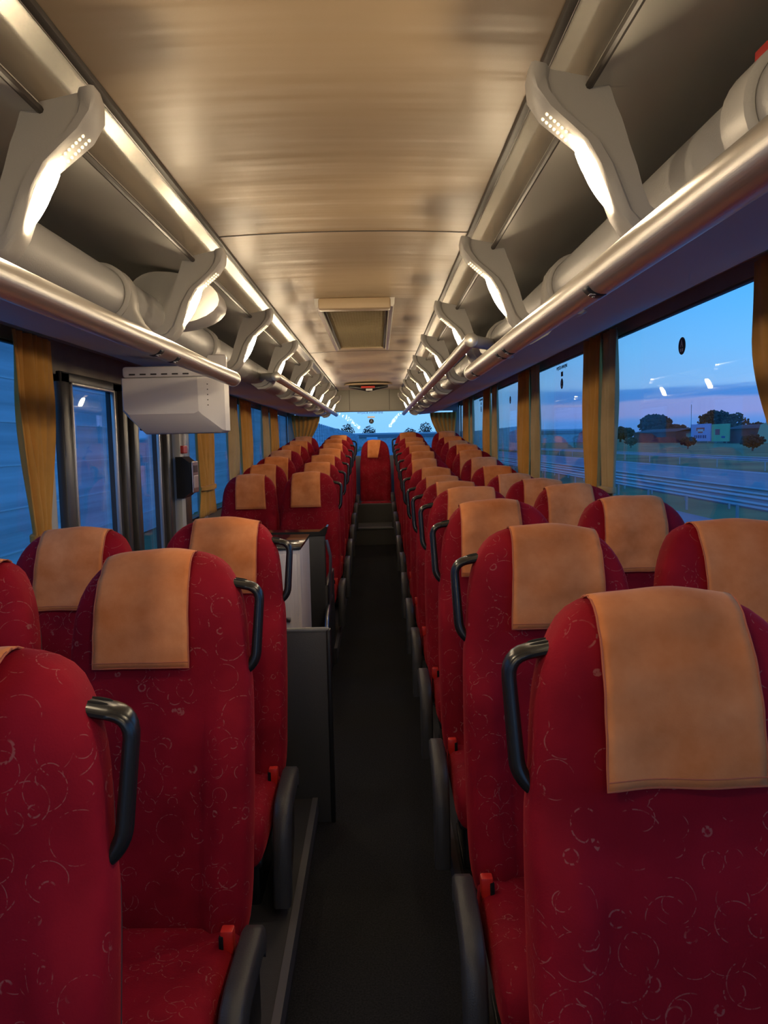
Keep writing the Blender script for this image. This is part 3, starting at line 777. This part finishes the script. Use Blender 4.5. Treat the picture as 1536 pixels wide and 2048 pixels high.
def cover_bm(w=.225, drop=.265, off=0.0, tilt=0.0, seed=0, skew=0.0, flip=0.0):
    rnd = random.Random(seed); bm = bmesh.new(); NU = 16
    path = []
    for j in range(15): path.append(('f', drop - (drop - .045) * j / 14))
    for j in range(1, 10): path.append(('t', j / 10))
    for j in range(6): path.append(('b', .045 + .09 * j / 5))
    p1, p2, p3 = rnd.random() * 6, rnd.random() * 6, rnd.random() * 6
    rows = []
    for kind, v in path:
        row = []
        for i in range(NU + 1):
            u = -1 + 2 * i / NU
            dd = v if kind != 't' else .02
            wloc = w / 2 * (1 + .06 * min(1, dd / drop)) * (1 - (skew * max(0, u) * dd / drop))
            x = off + u * wloc + tilt * (dd - .05)
            ax = min(abs(x), .16)
            ztop = TOP - .024 * (ax / .16) ** 2.6 + .002
            e = .0045 + .0022 * math.sin(u * 5 + p1) + .0015 * math.sin(9 * dd * 10 + p2 + u * 2)
            if kind == 'f':
                z_ = TOP - v; wav = .003 * math.sin(u * 4 + v * 18 + p3) * (v / drop)
                # ease against the arch near the edges
                z_ -= (TOP - ztop) * (1 - min(1, (v - .045) / .12))
                y = yf(z_) - .0105 - e + wav + .004 - .010 * math.sin(PI * min(1, (TOP - z_) / .30)) + .004 * (1 - abs(u))
            elif kind == 't':
                th = PI * v; r = .0575 + e
                cy = yf(TOP - .045) + .052; zc = ztop - .046
                y = cy - math.cos(th) * r; z_ = zc + math.sin(th) * (.047 + e * .7)
            else:
                z_ = ztop - v; y = yf(z_) + .105 + e + .004
            row.append((x, y, z_))
        rows.append(row)
    loft(bm, rows, False, False)
    return bm, rows
def handle_bm(s):
    """s = side the handle stands out to"""
    bm = bmesh.new()
    d2z = lambda d: TOP - d
    P = [(s * .135, d2z(.072)), (s * .247, d2z(.092)), (s * .238, d2z(.27)), (s * .195, d2z(.305))]
    pts = arcpath([(x, yf(z_) + .055, z_) for x, z_ in P], .035, 6)
    n = len(pts); rx = []; ry = []
    for i in range(n):
        u = i / (n - 1); rx.append(lerp(.011, .013, u) if u < .5 else .013); ry.append(lerp(.031, .017, min(1, u * 1.8)))
    tube(bm, pts, rx, 14, ry=ry, up=Vector((0, 1, 0)))
    for yy, l in ((.048, .030), (.066, .030)):
        c = Vector((s * .195, yf(d2z(.08)) + yy, d2z(.0785) + .0062))
        g = bmesh.ops.create_uvsphere(bm, u_segments=12, v_segments=6, radius=1)['verts']
        bmesh.ops.scale(bm, vec=(.018, .0045, .0022), verts=g); bmesh.ops.rotate(bm, cent=(0, 0, 0), matrix=Matrix.Rotation(s * .18, 3, 'Y'), verts=g); bmesh.ops.translate(bm, vec=c, verts=g)
        for f in {f for v in g for f in v.link_faces}: f.material_index = 1
    return bm
def armrest_bm(s):
    """YZ profile of the aisle-side armrest, rounded box section"""
    bm = bmesh.new()
    top = [(-.235, .395), (-.25, .425), (-.275, .432), (-.36, .432), (-.44, .428), (-.49, .415), (-.525, .38), (-.55, .31), (-.565, .22), (-.57, .13)]
    inn = [(-.26, .355), (-.27, .372), (-.29, .378), (-.36, .376), (-.43, .370), (-.455, .355), (-.475, .32), (-.49, .27), (-.50, .20), (-.505, .13)]
    rings = []
    for (a, b) in zip(top, inn):
        a = Vector((0, a[0], a[1])); b = Vector((0, b[0], b[1])); n = (a - b).normalized(); xo = .236; xi = .286
        rings.append([(s * xo, *b.yz), (s * xo, *(a - n * .008).yz), (s * (xo + .007), *a.yz), (s * (xi - .007), *a.yz), (s * xi, *(a - n * .008).yz), (s * xi, *b.yz)])
    loft(bm, rings); return lower(bm)
def side_bm(s):
    bm = bmesh.new()
    prof = [(-.22, .30), (-.25, .385), (-.30, .40), (-.42, .395), (-.49, .36), (-.53, .22), (-.53, .14), (-.46, .10), (-.30, .10), (-.22, .18)]
    loft(bm, [[(s * x, y, z_) for y, z_ in prof] for x in (.240, .262)])
    # raised oval boss on the aisle face
    loft(bm, [[(s * x, -.40 + math.cos(a) * .055 * k, .27 + math.sin(a) * .085 * k) for a in [2 * PI * q / 24 for q in range(24)]] for x, k in ((.262, 1), (.272, .94), (.276, .8))])
    return lower(bm)
def build_seat(kind, covkw):
    o = thing('bus_seat', 'x', 'seat')
    PROT.setdefault('back', None)
    obj('backrest', backrest_bm(), M['velour'], o, True, 60)
    bm = backrest_bm(); bmesh.ops.scale(bm, vec=(.985, .35, .97), verts=bm.verts[:]); bmesh.ops.translate(bm, vec=(0, .062, .0), verts=bm.verts[:])
    # shear correction: keep the shell following the recline
    for v in bm.verts: v.co.y = v.co.y - yf(v.co.z) * .35 + yf(v.co.z) 
    obj('back_shell', bm, M['darkgrey'], o, True, 60)
    obj('seat_cushion', cushion_bm(), M['velour'], o, True, 60)
    bm, rows = cover_bm(**covkw); c = obj('headrest_cover', bm, M['cloth'], o, True, 180); so = c.modifiers.new('s', 'SOLIDIFY'); so.thickness = .003; so.offset = 0
    # stitched hem around the front flap
    bm = bmesh.new()
    edge = [Vector(r[0]) for r in reversed(rows[:22])] + [Vector(p) for p in rows[0][1:-1]] + [Vector(r[-1]) for r in rows[:22]]
    tube(bm, edge, .0022, 6)
    obj('hem', bm, M['hem'], c)
    bm = bmesh.new(); a_, b_ = rows[0], rows[1]
    tube(bm, [Vector(p).lerp(Vector(q), .85) + Vector((0, -.0016, 0)) for p, q in zip(a_, b_)], .0011, 5, up=Vector((0, 0, 1)))
    obj('stitch_line', bm, M['hem'], c)
    bm = bmesh.new()
    for sx in (-1, 1):
        bx(sx * .17 - .02, sx * .17 + .02, -.56, -.20, .0, .02, .004, bm); bx(sx * .17 - .018, sx * .17 + .018, -.50, -.24, .02, .215, .01, bm)
    bx(-.21, .21, -.58, -.17, .192, .217, .008, bm)
    obj('seat_frame', bm, M['black'], o)
    if kind:
        s = kind
        obj('grab_handle', handle_bm(s), [M['handle'], M['hole']], o, True, 50)
        a = obj('armrest', armrest_bm(s), M['armgrey'], o, True, 50)
        obj('side_panel', side_bm(s), M['black'], a, True, 40)
        bm = bmesh.new(); box(bm, (s * .205, -.272, .332), (.030, .028, .062), .005)
        b = obj('seat_belt_buckle', bm, M['buckle'], o); bm = bmesh.new(); box(bm, (s * .193, -.284, .335), (.010, .010, .034), .002); obj('buckle_slot', bm, M['hole'], b)
    return o
PROT = {}
covs = [dict(seed=1), dict(seed=2, off=-.03, w=.22), dict(seed=3, tilt=.04, off=.01), dict(seed=4, off=.02, w=.23, tilt=-.03, drop=.25), dict(seed=5, w=.225, tilt=-.05)]
def seat(kind, ci, x, y, dz, label, group, cov=None, rot=0.0):
    key = (kind, ci) if cov is None else (kind, 'c', cov['seed'])
    if key in PROT: o = copy_tree(PROT[key])
    else:
        o = build_seat(kind, cov or covs[ci]); PROT[key] = o
    o.location = (x, y, POD + dz); o.rotation_euler = (0, 0, rot); tag(o, label, 'seat', group); return o
GR, GL = 'red bus seats right of the aisle', 'red bus seats left of the aisle'
YR = [1.13, 1.97, 2.79, 3.61, 4.43, 5.25, 6.07, 6.79, 7.51, 8.24, 8.96, 9.68, 10.40]
DR = [-.012, .0, .005, .005, -.01, -.015, 0, 0, .005, .01, -.005, .0, .02]
for i, y in enumerate(YR):
    o_ = 'first' if i == 0 else ORD[i]
    lb = {0: 'nearest red aisle seat on the right, large in the lower right corner', 12: 'last red seat right of the aisle, in the rear bench'}.get(i, 'red aisle seat with black handle, %s row on the right' % ORD[i])
    seat(-1, (0, 3, 1, 4, 2)[i % 5], .550, y, rise(y) + DR[i], lb, GR, rot=R(random.uniform(-1, 1)))
    if i > 0:
        lb = 'last red window seat on the right, in the rear bench' if i == 12 else 'red window seat, %s row on the right' % ORD[i]
        seat(0, (0, 2, 4, 1, 3)[i % 5], 1.060, y + .01, rise(y) + DR[i] + .003, lb, GR, rot=R(random.uniform(-1, 1)))
seat(1, 0, -.515, 1.05, -.065, 'nearest red aisle seat on the left, cut by the left edge of the view', GL, cov=dict(seed=11, off=-.05))
seat(1, 1, -.450, 1.85, -.03, 'red aisle seat, second row on the left, large orange headrest cover', GL, rot=R(-1.5))
seat(0, 2, -.955, 1.80, -.03, 'red window seat, second row on the left, mostly cut by the view edge', GL)
seat(1, 3, -.470, 2.67, -.03, 'red aisle seat, third row on the left, just before the stairwell', GL)
seat(0, 0, -.975, 2.62, -.05, 'red window seat, third row on the left, below the ochre curtain', GL)
YL = [5.93, 6.68, 7.42, 8.17, 8.91, 9.66, 10.40]
nmL = ['directly behind the stairwell', 'second row behind the stairwell', 'third row behind the stairwell', 'fourth row behind the stairwell', 'fifth row behind the stairwell', 'sixth row behind the stairwell', 'in the rear bench']
for i, y in enumerate(YL):
    seat(1, (1, 4, 0, 3, 2)[i % 5], -.440, y, rise(y), 'red aisle seat on the left, ' + nmL[i], GL, rot=R(random.uniform(-1, 1)))
    seat(0, (2, 0, 3, 1, 4)[i % 5], -.926, y + .04, rise(y) - .01, 'red window seat on the left, ' + nmL[i], GL, rot=R(random.uniform(-1, 1)))
seat(0, 9, .062, 10.46, rise(10.4) - .075, 'red seat in the middle of the rear bench at the end of the aisle', 'red seats of the rear bench', cov=dict(seed=9, w=.20, drop=.24, off=-.01, skew=.55)).scale = (.92, 1, 1)

# ------------------------------------------------------------------ outside
GZ = -1.25
def omat(name, col, rough=.9, **k): return mat(name, col, rough, **k)
M['asphalt'] = omat('asphalt', (.32, .33, .38), .7, noise=.15, nscale=.6, stretch=(1, .05, 1))
M['grass'] = omat('dusk_grass', (.20, .24, .10), .95, noise=.5, nscale=.12)
M['concrete'] = omat('barrier_concrete', (.55, .60, .66), .85, noise=.25, nscale=.8, stretch=(1, .1, 4))
M['steel'] = omat('guardrail_steel', (.45, .50, .56), .4, metal=.6)
M['leaf'] = omat('dark_leaves', (.035, .045, .030), .9, noise=.4, nscale=1)
M['leafw'] = omat('autumn_leaves', (.16, .09, .05), .9, noise=.4, nscale=1)
M['shed'] = omat('dark_brick_hall', (.12, .08, .09), .9, noise=.3, nscale=.1)
M['roadpaint'] = omat('road_paint', (.7, .72, .75), .6)
bm = bx(-500, 900, -300, 1500, GZ - .3, GZ - .06); tag(obj('ground', bm, M['grass'], None, False), 'flat dusky grassland around the motorway', 'ground', None, 'structure')
bm = bx(-5.5, 11.0, -200, 900, GZ - .06, GZ); tag(obj('road', bm, M['asphalt'], None, False), 'grey motorway carriageway under the bus', 'road', None, 'structure')
bm = bx(14.0, 27.5, -200, 900, GZ - .06, GZ); tag(obj('road', bm, M['asphalt'], None, False), 'opposite motorway carriageway beyond the central guardrails', 'road', None, 'structure')
def guardrail(x, z0, label, y0=-40, y1=400, posts=4.0):
    o = thing('guardrail', label, 'guardrail', (x, y0, GZ), 'guardrails beside the motorway')
    bm = bmesh.new(); prof = [(-.04, .55), (.0, .60), (-.04, .66), (.0, .72), (.0, .78), (-.05, .84), (.0, .88), (.03, .88), (.03, .55)]
    loft(bm, [[(x_, yy, z_ + z0) for x_, z_ in prof] for yy in (0, y1 - y0)]); obj('beam', bm, M['steel'], o, False)
    for i in range(60):
        bx_ = bx(.03, .10, i * posts, i * posts + .08, -.05, .7 + z0); obj('post', bx_, M['steel'], o, False)
guardrail(11.6, -.05, 'near steel guardrail of the central strip'); guardrail(13.2, .0, 'far steel guardrail of the central strip'); guardrail(29.0, .1, 'steel guardrail beyond the opposite carriageway', posts=8)
for (x, n, st_, ln, lab) in ((17.6, 40, 12, 4, 'white lane dash of the near opposite lane'), (21.8, 40, 12, 4, 'white lane dash of the far opposite lane')):
    pr_ = None
    for i in range(n):
        if pr_ is None: pr_ = obj('lane_dash', bx(-.08, .08, 0, ln, 0, .012), M['roadpaint'], None, False); o = pr_
        else: o = pr_.copy(); COL.objects.link(o)
        o.location = (x, 12 + i * st_, GZ); tag(o, lab, 'road marking', lab + 's')
for x, lb in ((14.5, 'continuous white edge line on the median side'), (26.6, 'continuous white edge line on the field side')):
    tag(obj('road_line', bx(x - .1, x + .1, -100, 405, GZ, GZ + .012), M['roadpaint'], None, False), lb + ' of the opposite carriageway', 'road marking')
# noise barrier left
nb = thing('noise_barrier', 'long grey concrete noise barrier close along the left side of the road', 'noise barrier', (-7.6, -30, GZ))
bm = bmesh.new(); bx(-.10, .10, 0, 330, 0, 5.2, 0, bm); obj('panels', bm, M['concrete'], nb, False)
bm = bmesh.new()
for z_ in (.6, 1.5, 2.4, 3.3, 4.2): bx(.10, .12, 0, 330, z_, z_ + .03, 0, bm)
obj('panel_joints', bm, M['roadpaint'], nb, False)
for i in range(80): obj('post', bx(.10, .22, i * 4, i * 4 + .16, 0, 5.25), M['concrete'], nb, False)
# slatted barrier far right, seen in second window
nb = thing('noise_barrier', 'grey slatted noise barrier beyond the opposite carriageway', 'noise barrier', (32, 150, GZ))
obj('panels', bx(-.1, .1, 0, 220, 0, 5.5), M['concrete'], nb, False)
for i in range(55): obj('post', bx(-.25, -.1, i * 4, i * 4 + .25, 0, 5.6), M['roadpaint'], nb, False)
# halls, hedge line, billboards
def hall(x, y, w, d, h, m, lab):
    o = thing('hall', lab, 'building', (x, y, GZ)); obj('walls', bx(-w / 2, w / 2, -d / 2, d / 2, 0, h), m, o, False)
    bm = bmesh.new(); loft(bm, [[(x_, yy, z_) for x_, z_ in ((-w / 2 - .4, h - .1), (0, h + 1.2), (w / 2 + .4, h - .1), (0, h + .8))] for yy in (-d / 2 - .4, d / 2 + .4)]); obj('roof', bm, M['shed'], o, False)
hall(116, 300, 12, 46, 4.2, M['shed'], 'long dark hall left of the billboards beyond the motorway')
hall(116, 222, 12, 34, 4.4, M['shed'], 'dark hall right of the green billboard beyond the motorway')
hall(116, 262, 12, 12, 3.4, mat('pale_facade', (.30, .38, .34), .8), 'small pale low building between the dark halls')
def tree(x, y, h, rad, m, lab, n=260, sparse=1.0, sd=0):
    n = int(n * 2.6); sparse *= .62
    rnd = random.Random(sd); o = thing('tree', lab, 'tree', (x, y, GZ))
    bm = bmesh.new(); tube(bm, [(0, 0, 0), (.1, 0, h * .4), (0, .1, h * .8)], [rad * .09, rad * .06, rad * .02], 7, up=Vector((0, 1, 0)))
    for k in range(6):
        a = rnd.random() * 6.28; tube(bm, [(0, 0, h * .35), (math.cos(a) * rad * .6, math.sin(a) * rad * .6, h * rnd.uniform(.6, .9))], [rad * .04, rad * .01], 5)
    obj('trunk', bm, M['shed'], o)
    bm = bmesh.new()
    for k in range(n):
        while True:
            p = Vector((rnd.uniform(-1, 1), rnd.uniform(-1, 1), rnd.uniform(-1, 1)))
            if p.length < 1: break
        c = Vector((p.x * rad, p.y * rad, h * .62 + p.z * h * .38)); r_ = rad * rnd.uniform(.07, .2) * sparse
        g = bmesh.ops.create_icosphere(bm, subdivisions=1, radius=r_)['verts']
        for v in g: v.co *= rnd.uniform(.7, 1.3)
        bmesh.ops.translate(bm, vec=c, verts=g)
    obj('foliage', bm, m, o, False)
tree(130, 352, 12.5, 7.5, M['leaf'], 'broad leafy tree standing above the long dark hall', 300, 1, 1)
tree(130, 335, 7.5, 8, M['leaf'], 'low dense tree right of the broad tree behind the hall', 260, 1.2, 2)
tree(130, 289, 12.0, 6.5, M['leaf'], 'tall open-crowned tree behind the white billboard', 320, .8, 3)
tree(132, 277, 10.5, 4.5, M['leafw'], 'slimmer brownish tree right of the tall tree by the billboards', 160, .9, 4)
tree(132, 262, 6.5, 4.5, M['leaf'], 'small round tree above the dark hall on the right', 160, 1.1, 5)
for i, (x, y, h, r_) in enumerate(((120, 372, 7, 7), (122, 390, 6, 7), (118, 405, 5, 7))): tree(x, y, h, r_, M['leaf'], ['tree at the left end of the hall roof line', 'lower tree further along the field edge', 'lowest far tree at the window curtain'][i], 160, 1.1, 20 + i)
for i, (x, y, h, r_, m_) in enumerate(((60, 178, 2.6, 1.5, 'leafw'), (62, 150, 2.4, 1.6, 'leaf'), (75, 132, 3.4, 2.6, 'leaf'), (60, 120, 2.6, 1.8, 'leaf'))):
    tree(x, y, h, r_, M[m_], ['brown bush alone in the field near the long hall', 'small green bush left of the white billboard', 'large dark bush right of the green billboard', 'bush at the right end of the field'][i], 120, 1.2, 40 + i)
# continuous hedge line
hg = bmesh.new(); rnd = random.Random(3)
for k in range(170):
    y = 120 + k * 1.7; g = bmesh.ops.create_icosphere(hg, subdivisions=1, radius=rnd.uniform(2.0, 3.4))['verts']
    bmesh.ops.translate(hg, vec=(150 + rnd.uniform(-4, 4), y, GZ + rnd.uniform(1.2, 3.0)), verts=g)
tag(obj('hedge', hg, M['leaf'], None, False), 'continuous dark hedge and tree line on the horizon behind the halls', 'hedge', None, 'stuff')
def billboard(y0, y1, zt, zb, m, lab, marks):
    x = 108; o = thing('billboard', lab, 'billboard', (x, (y0 + y1) / 2, GZ)); w_ = y1 - y0
    obj('board', bx(-.2, .2, -w_ / 2, w_ / 2, zb, zt, .05), m, o, False)
    for yy in (-w_ * .3, w_ * .3): obj('post', bx(.2, .5, yy - .15, yy + .15, 0, zb + .5), M['steel'], o, False)
    for (a, b, c, d, mm) in marks: obj('printed_mark', bx(-.24, -.2, a, b, c, d), mm, o, False)
bw = mat('billboard_white_blue', (.38, .50, .92), .7); bg_ = mat('billboard_green', (.30, .58, .30), .7); rd = mat('billboard_red', (.6, .08, .10), .7); nv = mat('billboard_navy', (.05, .08, .3), .7)
billboard(243.5, 258.5, 6.3, .6, bw, 'white and blue billboard with a shield emblem in the field', [(-3.2, 3.2, 4.6, 5.1, rd), (-3.0, -2.4, 4.0, 4.7, rd), (2.4, 3.0, 4.0, 4.7, rd), (-1.8, 1.8, 3.3, 3.8, rd), (-2.2, 2.2, 3.8, 4.5, mat('billboard_white', (.7, .7, .75), .6)),
    (-4.5, -3.5, 1.6, 2.6, nv), (-3.0, -1.8, 1.6, 2.6, nv), (-1.0, 0, 1.6, 2.6, nv), (.6, 1.8, 1.6, 2.6, nv), (2.4, 3.4, 1.6, 2.6, nv), (3.9, 4.8, 1.6, 2.6, nv)])
billboard(230.5, 242.5, 6.0, .5, bg_, 'green billboard with a red mark next to the white one', [(0.2, 3.4, 2.6, 4.4, rd), (-3.5, -1.0, 1.6, 2.2, nv)])
bm = bmesh.new(); loft(bm, [[(0, -9, 0), (0, 9, 0), (0, 6, 5.2), (0, -3, 6.8)], [(.4, -9, 0), (.4, 9, 0), (.4, 6, 5.2), (.4, -3, 6.8)]])
o = obj('tent_hall', bm, mat('pale_green_tent', (.38, .58, .42), .8), None, False); o.location = (108, 206, GZ); tag(o, 'pale green tent shape at the far right of the nearest right window', 'tent')
# pylons
for i, (x, y, h) in enumerate(((200, 480, 22), (230, 445, 30))):
    bm = bmesh.new()
    for sx in (-1, 1): tube(bm, [(sx * 2.2, 0, 0), (sx * .5, 0, h * .6), (sx * (1.8 if i == 0 else .4), 0, h)], .09, 5)
    for hz in (.62, .75, .92): tube(bm, [(-3.5, 0, h * hz), (3.5, 0, h * hz)], .08, 5)
    o = obj('pylon', bm, M['shed'], None); o.location = (x, y, GZ); o.rotation_euler = (0, 0, R(65)); tag(o, ['low forked pylon left of the tall tree', 'tall lattice pylon behind the tall tree'][i], 'pylon')
# behind the bus: overpass, trees, lorry
ov = thing('overpass', 'low motorway overpass crossing behind the bus', 'bridge', (0, 420, GZ))
obj('deck', bx(-60, 130, -3, 12, 5.0, 6.6), mat('dark_bridge_concrete', (.22, .25, .30), .9), ov, False); obj('parapet', bx(-60, 130, 0, .3, 6.6, 7.5), M['roadpaint'], ov, False)  # deck concrete darker than the embankment and piers
obj('embankment', bx(-60, 130, -2, 10, 0, 5.0), M['concrete'], ov, False)
for x in (-16, 4, 24): obj('pier', bx(x - .8, x + .8, -1, 4, 0, 5.2), M['concrete'], ov, False)
for i, (x, h) in enumerate(((-14, 13), (-4, 12), (-20, 11), (24, 14), (33, 12), (17, 11))):
    tree(x * 1.25, 440 + i * 11, h + .4, 4.2, M['leaf'], 'bare-topped tree behind the overpass, %s' % ['left of the centre', 'just left of the rear sticker', 'leftmost by the barrier', 'right of the centre', 'rightmost', 'nearest the middle on the right'][i], 150, .72, 60 + i)
lo = thing('lorry', 'pale blue lorry driving behind the bus', 'lorry', (-1.3, 175, GZ))
obj('cab', bx(-1.25, 1.25, 0, 2, .5, 3.5, .15), mat('pale_blue_paint', (.35, .62, .85), .4), lo); obj('windscreen', bx(-1.1, 1.1, -.03, 0, 1.9, 3.0, .05), M['black'], lo)
obj('trailer', bx(-1.27, 1.27, 2.3, 12, 1.0, 3.8, .05), M['white'], lo)
for sx in (-1, 1):
    bm = bmesh.new(); tube(bm, [(sx * .85, .9, .5), (sx * 1.2, .9, .5)], .5, 16, up=Vector((0, 0, 1))); obj('wheel', bm, M['black'], lo)
    obj('headlamp', bx(sx * .8 - .15, sx * .8 + .15, -.03, .02, .8, 1.0, .02), M['white_mark'], lo)
